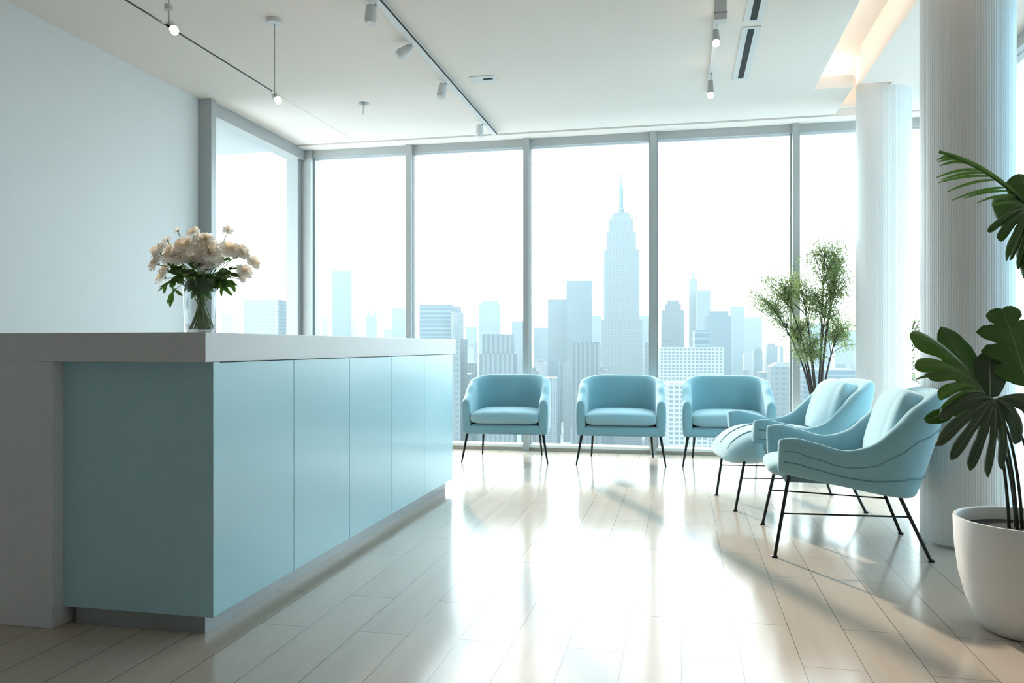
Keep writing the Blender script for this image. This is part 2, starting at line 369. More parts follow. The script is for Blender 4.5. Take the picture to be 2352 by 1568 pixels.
flowers = [
 (367, 573, 18, L_LEFT, G_LEFT), (381, 569, 14, L_LEFT, G_LEFT), (363, 600, 17, L_LEFT, G_LEFT), (375, 612, 14, L_LEFT, G_LEFT), (367, 630, 16, L_LEFT, G_LEFT),
 (382, 547, 10, 'small peach half-open flower on a stem above the left cluster of the bouquet', None),
 (399, 523, 7, 'cream flower bud on a thin stem, topmost on the bouquet\'s left', None),
 (439, 529, 12, 'small open cream flower with green heart standing above the middle of the bouquet', None),
 (527, 527, 10, 'lone white flower on a long thin stem rising above the bouquet\'s right, against the window', None),
 (415, 556, 16, L_MAIN, G_MAIN), (402, 587, 17, L_MAIN, G_MAIN), (443, 569, 20, L_MAIN, G_MAIN), (428, 590, 18, L_MAIN, G_MAIN), (449, 591, 18, L_MAIN, G_MAIN),
 (481, 566, 19, L_MAIN, G_MAIN), (483, 594, 24, L_MAIN, G_MAIN), (497, 584, 17, L_MAIN, G_MAIN), (466, 580, 16, L_MAIN, G_MAIN), (463, 545, 12, L_MAIN, G_MAIN), (486, 552, 13, L_MAIN, G_MAIN),
 (524, 571, 17, L_RIGHT, G_RIGHT), (541, 573, 16, L_RIGHT, G_RIGHT), (558, 577, 15, L_RIGHT, G_RIGHT), (573, 597, 13, L_RIGHT, G_RIGHT), (558, 620, 14, L_RIGHT, G_RIGHT), (555, 637, 8, L_RIGHT, G_RIGHT)]
for i, (u, v, r, lab, grp) in enumerate(flowers):
    dz = rng.uniform(-0.05, 0.05) if abs(u - 460) < 60 else rng.uniform(-0.03, 0.03)
    if grp == G_MAIN: dz -= 0.03
    p = px(u, v, dz); root = empty('flower', VC + Vector((0, 0, 0.012)))
    tag(root, lab, 'flower', grp)
    a = rng.uniform(0, 6.28); fr_ = rng.uniform(0.018, 0.052); foot = Vector((fr_ * math.cos(a), fr_ * math.sin(a), 0.004))
    nr_ = rng.uniform(-0.15, 0.55); neck = Vector((-foot.x * nr_, -foot.y * nr_, rng.uniform(0.09, 0.15))); tip = p - root.location
    out = (tip - neck); c1 = neck + Vector((0, 0, 0.10)) + Vector((out.x, out.y, 0)) * 0.18
    pts = [foot.lerp(neck, k / 4) for k in range(4)] + bez(neck, c1, tip - Vector((0, 0, r * 0.00169 * 0.3)), 8)
    MB().tube(pts, [0.0021] * 5 + [0.0019] * 8, 6).build('stem', M['flowerstem'], root, smooth=True)
    b = bpy.data.objects.new('bloom', BLOOMS[3 if r < 12 else i % 3]); COL.objects.link(b); b.parent = root; b.location = tip
    axis = Vector((tip.x * 1.6, tip.y * 1.6, 0.22)) - FW * 0.16
    b.rotation_mode = 'QUATERNION'; b.rotation_quaternion = axis.to_track_quat('Z', 'Y') @ Quaternion((0, 0, 1), rng.uniform(0, 6))
    b.scale = [r * 0.00169 * 1.45] * 3
    k = MB().sphere((0, 0, 0), 0.006 if r > 11 else 0.004, 8, 6, (1, 1, 1.3)).build('calyx', M['calyx'], root, smooth=True, loc=tip - axis.normalized() * r * 0.0003)
def flat_leaf(mb, base, d, L, W, nrm, curl=0.15, mi=0, n=6):
    d = d.normalized(); s = d.cross(nrm).normalized(); nn = s.cross(d)
    vs, fs = [], []
    for i in range(n + 1):
        q = i / n; hw = W * math.sin(math.pi * min(0.985, q * 0.93 + 0.05)) ** 0.8 * 0.5 if i < n else 0.0006
        c = base + d * (L * q) - nn * (curl * L * q * q)
        vs += [c - s * hw + nn * hw * 0.25, c, c + s * hw + nn * hw * 0.25]
    for i in range(n):
        a = i * 3; fs += [(a, a + 1, a + 4, a + 3), (a + 1, a + 2, a + 5, a + 4)]
    return mb.add(vs, fs, mi)
sprigs = [  # tip pixel, leaf length, leaf width, leaves
 (392, 682, 0.036, 0.013, 6, 'dark green sprig hanging lowest on the left of the vase'),
 (376, 655, 0.036, 0.010, 6, 'narrow dark sprig drooping at the bouquet\'s far left under the flowers'),
 (404, 642, 0.034, 0.014, 6, 'dark leafy sprig pointing down-left below the flowers'),
 (386, 584, 0.024, 0.014, 5, 'small green sprig between the left and middle flower clusters'),
 (425, 622, 0.045, 0.030, 8, None), (446, 625, 0.050, 0.034, 8, None), (468, 628, 0.050, 0.030, 8, None), (495, 625, 0.048, 0.032, 8, None), (512, 622, 0.042, 0.026, 7, None),
 (462, 640, 0.048, 0.030, 8, None), (412, 610, 0.045, 0.028, 8, None), (415, 632, 0.045, 0.022, 8, None), (455, 608, 0.05, 0.034, 9, None), (475, 612, 0.05, 0.034, 9, None), (530, 628, 0.040, 0.022, 8, None), (505, 640, 0.045, 0.026, 8, None), (452, 660, 0.045, 0.020, 8, None), (472, 662, 0.045, 0.020, 8, None),  (440, 646, 0.044, 0.026, 7, None), (486, 646, 0.042, 0.026, 7, None),
 (513, 658, 0.042, 0.016, 4, 'pale green leaf sprig hanging lowest on the right of the vase'),
 (534, 648, 0.036, 0.016, 5, 'green leaf sprig drooping right of the vase against the window'),
 (532, 612, 0.018, 0.008, 14, 'frothy sprig of tiny green leaves among the right flowers'),
 (521, 592, 0.020, 0.012, 7, 'small dark green rosette sprig between middle and right flowers'),
 (464, 556, 0.020, 0.010, 9, 'upright light green sprig above the middle flowers')]
for (u, v, L, W, n, lab) in sprigs:
    dz = rng.uniform(-0.05, 0.01); p = px(u, v, dz); root = empty('leaf_sprig', VC + Vector((0, 0, 0.012)))
    tag(root, lab or 'broad dark green leaf sprig filling in under the flowers above the vase rim', 'leaves', None if lab else 'dark leaf sprigs under the flowers')
    a = rng.uniform(0, 6.28); fr_ = rng.uniform(0.018, 0.052); foot = Vector((fr_ * math.cos(a), fr_ * math.sin(a), 0.004)); tip = p - root.location
    nr_ = rng.uniform(-0.15, 0.55); neck = Vector((-foot.x * nr_, -foot.y * nr_, rng.uniform(0.09, 0.15))); top = Vector((tip.x * 0.6, tip.y * 0.6, max(tip.z, 0.225) + 0.01))
    pts = [foot.lerp(neck, k / 3) for k in range(3)] + bez(neck, top, tip, 9)
    MB().tube(pts, [0.0019] * 4 + [0.0012] * 9, 6).build('stem', M['flowerstem'], root, smooth=True)
    mb = MB(); dirn = (pts[-1] - pts[-3]).normalized()
    for k in range(n):
        q = k / max(1, n - 1); b0 = pts[-1].lerp(pts[-3], 1 - q)
        ang = (k % 2 * 2 - 1) * (0.5 + 0.6 * (1 - q)) * rng.uniform(0.7, 1.2)
        d = (dirn * math.cos(ang) + RT * math.sin(ang) * 0.9 + FW * rng.uniform(-0.5, 0.3)).normalized()
        flat_leaf(mb, b0, d, L * rng.uniform(0.8, 1.15), W * rng.uniform(0.8, 1.1), (-FW + Vector((0, 0, 0.5)) + RT * rng.uniform(-.4, .4)).normalized(), 0.25)
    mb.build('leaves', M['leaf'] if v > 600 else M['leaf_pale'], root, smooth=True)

# ---------------------------------------------------------------- chairs
def u_path(hw, yf, yb, rc, n_side=7, n_corner=7, n_back=6):
    """plan line of a tub shell: left front -> back -> right front; gives (point, outward normal, s from -1 to 1)"""
    P = []
    for i in range(n_side): P.append((Vector((-hw, yf + (yb - rc - yf) * i / n_side)), Vector((-1, 0))))
    for i in range(n_corner):
        a = math.pi - (math.pi / 2) * i / n_corner; nrm = Vector((math.cos(a), math.sin(a)))
        P.append((Vector((-hw + rc, yb - rc)) + nrm * rc, nrm))
    for i in range(n_back + 1): P.append((Vector((-hw + rc + (2 * hw - 2 * rc) * i / n_back, yb)), Vector((0, 1))))
    Q = [(Vector((-p.x, p.y)), Vector((-n.x, n.y))) for p, n in P[:n_side + n_corner]][::-1]
    return P + Q
def shell(path, zb, zt, lean, th, round_top=0.05, inset=None):
    """upholstered shell: closed ring of points at every station, swept along the path"""
    mb = MB(); rings = []
    for p, n in path:
        b, t, l, h = zb(p, n), zt(p, n), lean(p, n), th(p, n)
        prof = [(-h, b), (-h, b + (t - b) * 0.35), (-h * 1.0, b + (t - b) * 0.7), (-h * 0.95, t - h * 0.55), (-h * 0.6, t - h * 0.1), (0.0 - h * 0.2, t), (h * 0.25, t - h * 0.18), (h * 0.5, t - h * 0.7), (h * 0.52, b + (t - b) * 0.55), (h * 0.45, b + (t - b) * 0.2), (h * 0.38, b + 0.01), (h * 0.2, b)]
        ring = []
        for o, z in prof:
            q = (z - b) / max(1e-6, t - b); xy = p + n * (o + l * q); ring.append(Vector((xy.x, xy.y, z)))
        rings.append(ring)
    k = len(rings[0]); vs = [v for r in rings for v in r]; fs = []
    for i in range(len(rings) - 1):
        for j in range(k):
            j2 = (j + 1) % k; fs.append((i * k + j, i * k + j2, (i + 1) * k + j2, (i + 1) * k + j))
    for ri, sgn in ((0, -1), (len(rings) - 1, -1)):       # rounded front end of each arm
        r = rings[ri]; c = sum(r, Vector()) / k; fwd = Vector((0, -1, 0)); base = ri * k; prev = [base + j for j in range(k)]
        for fr, sh in ((0.018, 0.90), (0.026, 0.62)):
            n0 = len(vs); vs += [c + (v - c) * Vector((sh, 1, 1 - (1 - sh) * 0.35)) + fwd * fr for v in r]
            for j in range(k): j2 = (j + 1) % k; fs.append((prev[j], prev[j2], n0 + j2, n0 + j))
            prev = [n0 + j for j in range(k)]
        fs.append(tuple(prev))
    return mb.add(vs, fs)
def pillow(a, b, c, loc=(0, 0, 0), p=5.0, q=2.6, n=40, m=20, warp=None):
    """soft superellipsoid cushion"""
    mb = MB(); vs, fs = [], []
    def sg(x, e): return math.copysign(abs(x) ** e, x)
    for i in range(m + 1):
        t = -math.pi / 2 + math.pi * i / m; ct, st = math.cos(t), math.sin(t)
        for k in range(n):
            f = 2 * math.pi * k / n
            v = Vector((a * sg(ct, 2 / q) * sg(math.cos(f), 2 / p), b * sg(ct, 2 / q) * sg(math.sin(f), 2 / p), c * sg(st, 2 / q)))
            if warp: v = warp(v)
            vs.append(v + Vector(loc))
    for i in range(m):
        for k in range(n):
            k2 = (k + 1) % n; fs.append((i * n + k, i * n + k2, (i + 1) * n + k2, (i + 1) * n + k))
    return mb.add(vs, fs)

# --- tub armchair, front towards -Y
def make_tub():
    root = empty('tub_armchair')
    path = u_path(0.365, -0.29, 0.285, 0.235)
    def zt(p, n): return interp([(-0.29, 0.575), (-0.20, 0.61), (0.0, 0.70), (0.14, 0.752), (0.285, 0.782)], p.y)
    shell(path, lambda p, n: 0.256, zt, lambda p, n: 0.025 * max(0, n.y), lambda p, n: 0.058).build('shell', M['fabric'], root, smooth=True, sub=1)
    MB().box(-0.345, 0.345, -0.312, 0.22, 0.258, 0.338).build('seat_base', M['fabric'], root, bevel=0.018, smooth=True, sharp=60)
    MB().box(-0.30, 0.30, -0.30, 0.2, 0.336, 0.347).build('seat_seam', M['seam'], root)
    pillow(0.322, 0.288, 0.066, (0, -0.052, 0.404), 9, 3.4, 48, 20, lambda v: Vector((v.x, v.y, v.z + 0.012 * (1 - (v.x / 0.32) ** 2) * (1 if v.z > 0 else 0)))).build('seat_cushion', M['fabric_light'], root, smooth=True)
    for sx, y0, dx, dy, x0 in ((-1, -0.255, 0.045, -0.04, 0.345), (1, -0.255, 0.045, -0.04, 0.345), (-1, 0.22, 0.02, 0.05, 0.27), (1, 0.22, 0.02, 0.05, 0.27)):
        MB().tube([(sx * x0, y0, 0.262), (sx * (x0 + dx), y0 + dy, 0.0)], [0.014, 0.0075], 10).build('leg', M['black'], root, smooth=True, sharp=50)
    return root
tub = make_tub()
TG = 'tub armchairs along the window'
spots = [(-1.585, 7.30, 5, 'pale blue tub armchair by the window, leftmost, next to the reception desk'),
         (-0.54, 7.36, 3, 'pale blue tub armchair by the window, middle one under the tall spired skyscraper'),
         (0.395, 7.42, 1, 'pale blue tub armchair by the window, partly hidden by the lounge chairs')]
for i, (x, y, a, lab) in enumerate(spots):
    o = tub if i == 0 else copy_tree(tub)
    o.location = (x, y, 0); o.rotation_euler = (0, 0, R(a)); tag(o, lab, 'armchair', TG)

# --- lounge chair, front towards -Y
LP = u_path(0.315, -0.345, 0.285, 0.20)
def l_zb(p, n): return interp([(-0.345, 0.405), (0.285, 0.285)], p.y) if p.y < 0.285 else 0.285
def l_zb(p, n): t = max(0.0, min(1.0, (p.y + 0.345) / 0.63)); return 0.405 - 0.12 * t
def l_zt(p, n): return interp([(-0.345, 0.592), (-0.30, 0.604), (-0.20, 0.576), (-0.06, 0.536), (0.06, 0.558), (0.14, 0.64), (0.215, 0.765), (0.285, 0.838)], p.y)
def l_ln(p, n): return 0.02 + 0.13 * max(0, n.y) ** 1.5 + 0.03 * abs(n.x)
def l_th(p, n): return 0.056 + 0.030 * max(0, n.y)
def shell_line(frac, off=0.485, half=0):
    pts = []
    for p, n in LP:
        b, t, l, h = l_zb(p, n), l_zt(p, n), l_ln(p, n), l_th(p, n); q = frac(p)
        xy = p + n * (h * off + l * q); pts.append(Vector((xy.x, xy.y, b + (t - b) * q)))
    return pts
def make_lounge(seat):
    root = empty('lounge_chair')
    sh = shell(LP, l_zb, l_zt, l_ln, l_th).build('shell', M['fabric'], root, smooth=True, sub=1)
    MB().tube(shell_line(lambda p: 0.66 - 0.10 * math.sin((p.y + 0.345) / 0.63 * 3.14)), 0.0035, 6).build('piping', M['seam'], sh, smooth=True)
    MB().tube(shell_line(lambda p: 0.36 - 0.16 * (p.y + 0.345) / 0.63), 0.0035, 6).build('piping', M['seam'], sh, smooth=True)
    # padded backrest leaning back between the wings
    tilt = Matrix.Rotation(R(-17), 3, 'X')
    def bw(v):
        v = Vector((v.x * (1.0 - 0.10 * max(0, v.z)), v.y - 0.010 * abs(math.sin(v.x * 9.5 + 1.57)) ** 0.6 * (1 if v.y < 0 else 0), v.z)); return tilt @ v
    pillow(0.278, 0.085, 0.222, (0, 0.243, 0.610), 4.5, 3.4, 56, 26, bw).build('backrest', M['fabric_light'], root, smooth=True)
    if seat == 'short':
        pillow(0.268, 0.315, 0.060, (0, -0.095, 0.415), 5, 2.6).build('seat_cushion', M['fabric_light'], root, smooth=True)
    else:
        A, B, C_, L0 = 0.38, 0.36, 0.112, (0, -0.155, 0.405)
        def warp(v):
            w_ = 1.0 if v.y < -0.18 else 1.0 - 0.33 * smooth01((v.y + 0.18) / 0.09)
            return Vector((v.x * w_, v.y, v.z * (1.0 + 0.15 * math.cos(v.x / A * 1.5)) - 0.06 * max(0, -v.y / B) ** 3))
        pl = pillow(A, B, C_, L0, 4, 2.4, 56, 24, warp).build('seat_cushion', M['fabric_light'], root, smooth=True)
        for xs in (-0.20, 0.0, 0.20):
            pts = []
            for k in range(20):
                y = 0.30 - 0.645 * k / 19; qq = (abs(xs) / A) ** 4 + (abs(y) / B) ** 4
                z = C_ * max(0, 1 - qq ** 0.6) ** (1 / 2.4)
                for_v = warp(Vector((xs, y, z))); pts.append(for_v + Vector(L0) + Vector((0, 0, 0.0022)))
            MB().tube(pts, 0.0035, 6).build('piping', M['seam'], pl, smooth=True)
    MB().box(-0.28, 0.28, -0.33, 0.25, 0.36, 0.395).build('seat_frame', M['seam'], root)
    fy = -0.345 if seat == 'short' else -0.42; fx = 0.375 if seat == 'short' else 0.27
    for sx in (-1, 1):
        ft, ff = Vector((sx * 0.30, -0.315 if seat == 'short' else -0.40, 0.40)), Vector((sx * fx, fy - 0.045, 0.0))
        rt, rf = Vector((sx * 0.225, 0.215, 0.31)), Vector((sx * 0.30, 0.345, 0.0))
        for top, ft_ in ((ft, ff), (rt, rf)):
            lg = MB().tube([top, top.lerp(ft_, 0.985), ft_], [0.0095, 0.0085, 0.0085], 10).build('leg', M['black'], root, smooth=True, sharp=50)
            MB().lathe([(0.015, 0), (0.015, 0.008), (0.010, 0.012)], 14, (ft_.x, ft_.y)).build('foot', M['black'], lg, smooth=True, sharp=50)
        MB().tube([ft.lerp(ff, 0.47), rt.lerp(rf, 0.34)], 0.0045, 8).build('stretcher', M['black'], root, smooth=True)
    return root
near = make_lounge('short'); near.location = (0.85, 4.53, 0); near.rotation_euler = (0, 0, R(-91))
tag(near, 'pale blue lounge chair nearest the camera, in front of the near white column', 'lounge chair', 'lounge chairs facing the desk')
far = make_lounge('long'); far.location = (0.745, 5.62, 0); far.rotation_euler = (0, 0, R(-80))
tag(far, 'pale blue lounge chair with long quilted seat, behind the nearest lounge chair', 'lounge chair', 'lounge chairs facing the desk')

# ---------------------------------------------------------------- feathery potted trees
def make_tree(name, base, clusters, seed, pot_r, pot_h, n_leaf, label, cat='tree'):
    g = random.Random(seed); root = empty(name, (base.x, base.y, 0)); tag(root, label, cat)
    MB().lathe([(pot_r * 0.72, 0), (pot_r * 0.78, 0.01), (pot_r, pot_h), (pot_r * 0.92, pot_h), (pot_r * 0.9, pot_h - 0.04)], 40).build('pot', M['pot'], root, smooth=True, sharp=40)
    MB().lathe([(0.001, pot_h - 0.035), (pot_r * 0.9, pot_h - 0.035)], 32, cap=False).build('soil', M['soil'], root)
    lv = MB(); s0 = pot_h - 0.04
    for ci, (cx, cy, cz, rx, rz, stem_x) in enumerate(clusters):
        b0 = Vector((stem_x, g.uniform(-.03, .03), s0)); c = Vector((cx, cy, cz))
        b0.x *= 0.6; mid = Vector((b0.x + (cx - b0.x) * 0.12, cy * 0.2, s0 + (cz - s0) * 0.52))
        pts = bez(b0, mid, c, 12); br = MB()
        br.tube(pts, [0.012 - 0.0085 * i / 12 for i in range(13)], 7)
        for k in range(26):                                  # twigs fanning out and drooping at the tips
            q = g.uniform(0.74, 1.0); st = pts[int(q * 12)]
            e = c + Vector((g.uniform(-1.35, 1.35) * rx, g.uniform(-1, 1) * rx, g.uniform(-1.0, 0.9) * rz))
            tw = bez(st, st.lerp(e, 0.45) + Vector((0, 0, 0.07)), e, 7); br.tube(tw, [0.0035 - 0.0022 * i / 7 for i in range(8)], 5)
            for _ in range(n_leaf // (26 * len(clusters))):
                t = 0.3 + 0.7 * g.random() ** 0.8; p = tw[int(t * 6)].lerp(tw[min(7, int(t * 6) + 1)], g.random()) + Vector((g.gauss(0, .036), g.gauss(0, .036), g.gauss(0, .032)))
                out = (p - b0); d = Vector((out.x * 0.9 + g.gauss(0, .35), out.y * 0.5 + g.gauss(0, .35), -0.35 + g.gauss(0, .35))).normalized()
                n_ = Vector((g.gauss(0, 1), g.gauss(0, 1), g.gauss(0, 1))).normalized(); s = d.cross(n_).normalized()
                L, W = g.uniform(0.020, 0.040), g.uniform(0.0026, 0.0050)
                lv.add([p, p + d * L * .45 + s * W, p + d * L, p + d * L * .45 - s * W], [(0, 1, 2, 3)])
        br.build('branch', M['bark'], root, smooth=True)
    f = lv.build('foliage', M['treeleaf'], root, smooth=True); return root
TB = Vector((1.17, 7.42, 0)); K = 0.00382
def cl(u, v, ru, rv, stem, dy=0): return ((u - 1885) * K, dy, CAMH - (v - HY) * K, ru * K, rv * K, stem)
make_tree('potted_tree', TB, [cl(1775, 690, 42, 35, -.05, -.05), cl(1800, 640, 45, 38, -.04), cl(1850, 650, 42, 34, -.02, .08), cl(1902, 560, 42, 38, .03), cl(1935, 585, 26, 48, .04, .12), cl(1830, 745, 38, 40, -.05, .1), cl(1900, 690, 38, 40, .0, -.1), cl(1940, 745, 26, 50, .05, .1), cl(1862, 790, 34, 36, -.03, -.08), cl(1925, 640, 30, 40, .02, -.06)],
          11, 0.17, 0.46, 17000, 'feathery green potted tree standing in front of the window beside the far column')
make_tree('potted_tree', Vector((1.87, 7.62, 0)), [(0.12, 0, 1.05, .10, .16, .02), (0.14, 0, 1.28, .10, .14, .0), (0.08, 0, 0.82, .10, .14, .02)], 23, 0.09, 0.30, 1100, 'small feathery potted tree glimpsed in the gap between the two white columns')

# ---------------------------------------------------------------- big leafy plant in the white planter
PC = Vector((1.25, 3.27, 0))
plant = empty('potted_plant', PC); tag(plant, 'large split-leaf plant in a white round pot at the right edge of the photo', 'potted plant')
prof = [(0.135, 0.0), (0.150, 0.006), (0.172, 0.04), (0.205, 0.11), (0.228, 0.20), (0.241, 0.30), (0.246, 0.405), (0.244, 0.413), (0.236, 0.414), (0.231, 0.408), (0.226, 0.37), (0.222, 0.34)]
MB().lathe(prof, 72).build('pot', M['pot'], plant, smooth=True, sharp=60)
MB().lathe([(0.001, 0.372), (0.224, 0.366)], 40, cap=False).build('soil', M['soil'], plant)
def blade(length, width, lobes, deep, sweep=0.75, droop=0.25, fold=0.2, tipness=1.0, gap=0.26, round_=0.55, seed=0, holes=0):
    """leaf lying along +Y from its stalk, face towards +Z; lobes are cut in from the edge"""
    g = random.Random(seed); mb = MB()
    def hw(s): return width * 0.5 * (math.sin(math.pi * min(1, (0.10 + 0.90 * s)) ** (0.75 + 0.2 * tipness)) ** round_ if s < 1 else 0.02)
    def mid(s): return Vector((0.0, length * s, -droop * length * s * s))
    for sd in (-1, 1):
        for j in range(lobes):
            s0, s1 = j / lobes, (j + 1) / lobes; sc = (s0 + s1) / 2; w_j = g.uniform(0.86, 1.06); nS, nT = 12, 14; vs, fs = [], []
            for a in range(nS + 1):
                for b in range(nT + 1):
                    t = b / nT; s = s0 + (s1 - s0) * a / nS
                    if lobes > 1:
                        k = max(0, (t - (1 - deep)) / deep); shrink = 1 - gap * min(1, k * 3) * (0.6 + 0.4 * k) - (0.40 * k ** 8); s_ = sc + (s - sc) * shrink
                        tt = t * (1 - 0.10 * abs(a / nS * 2 - 1) ** 2 * k)
                    else: s_, tt = s, t
                    h = hw(sc if lobes > 1 and t > 0.6 else s_) * (1 - (0 if lobes > 1 else 0))
                    h = hw(s_) * 0.5 + hw(sc) * 0.5 * w_j if lobes > 1 else hw(s_)
                    x = sd * h * tt; y = sweep * h * tt * 0.6 * (1 - 0.25 * tt)
                    m = mid(s_); vs.append((m.x + x, m.y + y, m.z - fold * h * tt * tt + 0.015 * math.sin(s_ * 22 + t * 3) * tt * width))
            for a in range(nS):
                for b in range(nT):
                    i = a * (nT + 1) + b; fs.append((i, i + 1, i + nT + 2, i + nT + 1))
            mb.add(vs, fs)
    return mb, [mid(i / 10) + Vector((0, 0, 0.001)) for i in range(11)]
def put_leaf(base, tip, facing, m, stalk=None, **kw):
    d = tip - base; L = d.length; d.normalize(); n = (facing - d * facing.dot(d)).normalized(); s = d.cross(n)
    mb, mr = blade(L, **kw); o = mb.build('leaf', m, plant, smooth=True)
    sm = o.modifiers.new('thickness', 'SOLIDIFY'); sm.thickness = 0.0012
    mt = Matrix((s, d, n)).transposed().to_4x4(); mt.translation = base - PC; o.matrix_local = mt
    MB().tube(mr, [0.0030 - 0.0022 * i / 10 for i in range(11)], 6).build('midrib', M['vein'], o, smooth=True)
    if stalk:
        pts = bez(Vector(stalk), Vector((stalk[0] * 1.0 + (base.x - PC.x) * 0.1, stalk[1], 0.372 + (base.z - 0.372) * 0.75)), base - PC, 12)
        MB().tube(pts, [0.0065 - 0.003 * i / 12 for i in range(13)], 7).build('stem', M['stem'], plant, smooth=True)
TC = -FW; UP = Vector((0, 0, 1))
def fan_leaf(base, tips, m, stalk, facing, wmax=0.034, bow=0.02):
    """deeply split leaf: broad fingers spreading from the stalk, joined in their inner part"""
    mb = MB(); b0 = base - PC; g = random.Random(len(tips) * 7 + 1); ribs = MB()
    Ts = [at(u, v, d) - PC - b0 for (u, v, d, wf) in tips]; n = len(Ts); Lm = sum(t.length for t in Ts) / n
    Ms = [(Ts[k] + Ts[k + 1]) * 0.5 for k in range(n - 1)]; Ms = [Ts[0] * 2 - Ms[0]] + Ms + [Ts[-1] * 2 - Ms[-1]]
    NR, NT = 18, 8
    for k, T in enumerate(Ts):
        gap = 0.12 + 0.12 * g.random(); r0 = 0.44 + 0.14 * g.random(); vs, fs = [], []
        def pt(q, t):
            sh = 1 - gap * smooth01((q - r0) / 0.14)
            if q > 0.72: sh *= max(0.02, 1 - ((q - 0.72) / 0.28) ** 2.3) ** 0.5
            e = (Ms[k] if t < 0 else Ms[k + 1]) - T; L_ = T.length
            bendv = (facing * bow * 2.2 + UP * 0.15 * Lm) * 4 * q * (1 - q) * 0.5
            return b0 + (T + e * abs(t) * sh) * q + bendv - facing * (0.016 * Lm * 4 * q * abs(t) ** 2 * sh)
        for a in range(NR + 1):
            for c_ in range(NT + 1): vs.append(pt(a / NR, c_ / NT * 2 - 1))
        for a in range(NR):
            for c_ in range(NT): i_ = a * (NT + 1) + c_; fs.append((i_, i_ + 1, i_ + NT + 2, i_ + NT + 1))
        mb.add(vs, fs); ribs.tube([pt(0.93 * a / 14, 0.0) + facing * 0.0012 for a in range(15)], [0.0015 - 0.0012 * a / 14 for a in range(15)], 5)
    o = mb.build('leaf', m, plant, smooth=True); sm = o.modifiers.new('thickness', 'SOLIDIFY'); sm.thickness = 0.001
    ribs.build('midrib', M['vein'], o, smooth=True)
    pts = bez(Vector(stalk), Vector((stalk[0] + b0.x * 0.1, stalk[1], 0.372 + (b0.z - 0.372) * 0.75)), b0, 12)
    MB().tube(pts, [0.0065 - 0.003 * i / 12 for i in range(13)], 7).build('stem', M['stem'], plant, smooth=True)
fan_leaf(at(2284, 916, 2.86), [(2158, 950, 2.88, 1), (2148, 1022, 2.86, 1), (2184, 1056, 2.83, 1), (2228, 1080, 2.80, 1), (2270, 1096, 2.76, 1), (2304, 1078, 2.74, 1), (2345, 1012, 2.72, 1), (2384, 950, 2.74, 1)], M['leaf_dark'], (0.03, -0.02, 0.365), TC + UP * .35, 0.031)
fan_leaf(at(2262, 905, 2.92), [(2090, 771, 2.96, .75), (2101, 842, 2.90, 1.0), (2102, 872, 2.86, .9), (2124, 858, 2.84, .7), (2157, 915, 2.84, .9), (2160, 936, 2.84, .9)], M['leaf_pale'], (-0.03, 0.02, 0.365), TC + UP * .8, 0.032)
put_leaf(at(2256, 905, 2.96), at(2166, 748, 3.00), TC + UP * .3, M['leaf'], (-0.05, 0.04, 0.365), width=0.135, lobes=1, deep=0.3, droop=0.05, fold=0.15, round_=0.7, seed=1)
put_leaf(at(2275, 915, 2.93), at(2272, 800, 2.95), TC + UP * .2 - RT * .5, M['leaf_dark'], (-0.01, 0.03, 0.365), width=0.115, lobes=1, deep=0.3, droop=0.08, fold=0.3, round_=0.75, seed=2)
put_leaf(at(2360, 890, 2.90), at(2312, 706, 2.94), TC + UP * .3 - RT * .1, M['leaf'], (0.03, 0.05, 0.365), width=0.24, lobes=4, deep=0.45, sweep=0.9, droop=0.1, fold=0.2, seed=7)
put_leaf(at(2250, 930, 2.98), at(2136, 955, 2.98), TC + UP * .5, M['leaf'], (-0.02, 0.06, 0.365), width=0.07, lobes=2, deep=0.5, droop=0.25, fold=0.3, seed=8)
put_leaf(at(2370, 470, 2.95), at(2345, 395, 2.98), TC + UP * .3, M['leaf'], (0.05, 0.0, 0.365), width=0.13, lobes=1, deep=0.3, droop=0.1, round_=0.75, seed=9)
fan_leaf(at(2362, 484, 2.94), [(2270, 533, 2.90, 1.0), (2292, 548, 2.90, .9), (2312, 600, 2.86, 1.1), (2320, 596, 2.84, .9), (2338, 618, 2.82, 1.1), (2352, 640, 2.80, 1.1), (2288, 502, 2.96, 1.0)], M['leaf'], (0.06, 0.03, 0.365), TC + UP * .5, 0.031)
# feathery palm frond arching left
fr_root = None
rach = bez(at(2356, 470, 2.95), at(2270, 385, 2.95), at(2156, 349, 2.90), 16)
fm = MB().tube([p - PC for p in rach], [0.005 - 0.0035 * i / 16 for i in range(17)], 6)
frond_leaf = MB()
for k in range(11):
    q = 0.06 + 0.80 * k / 10; p = rach[int(q * 16)]
    tip_u, tip_v = [(2278, 472), (2243, 466), (2215, 455), (2186, 460), (2176, 440), (2155, 420), (2160, 414), (2150, 408), (2158, 381), (2155, 372), (2152, 368)][k]
    e = at(tip_u, tip_v, 2.90 + 0.012 * (k % 3)); c = p.lerp(e, 0.45) + UP * 0.022; pts = bez(p, c, e, 8); vs, fs = [], []
    for i, a in enumerate(pts):
        wv = 0.0055 * math.sin(math.pi * min(0.97, 0.08 + 0.9 * i / 8)) ** 0.6; vs += [a - PC + UP * wv, a - PC + TC * wv * .5, a - PC - UP * wv]
    for i in range(8):
        j = i * 3; fs += [(j, j + 1, j + 4, j + 3), (j + 1, j + 2, j + 5, j + 4)]
    frond_leaf.add(vs, fs)
vs, fs = [], []
for i in range(17):                                   # the broad folded leading edge of the frond
    a = rach[i] - PC; wv = 0.003 + 0.016 * math.sin(math.pi * min(0.93, 0.12 + 0.85 * i / 16)) ** 0.7; vs += [a + UP * wv, a + TC * .006, a - UP * 0.004]
for i in range(16):
    j = i * 3; fs += [(j, j + 1, j + 4, j + 3), (j + 1, j + 2, j + 5, j + 4)]
frond_leaf.add(vs, fs)
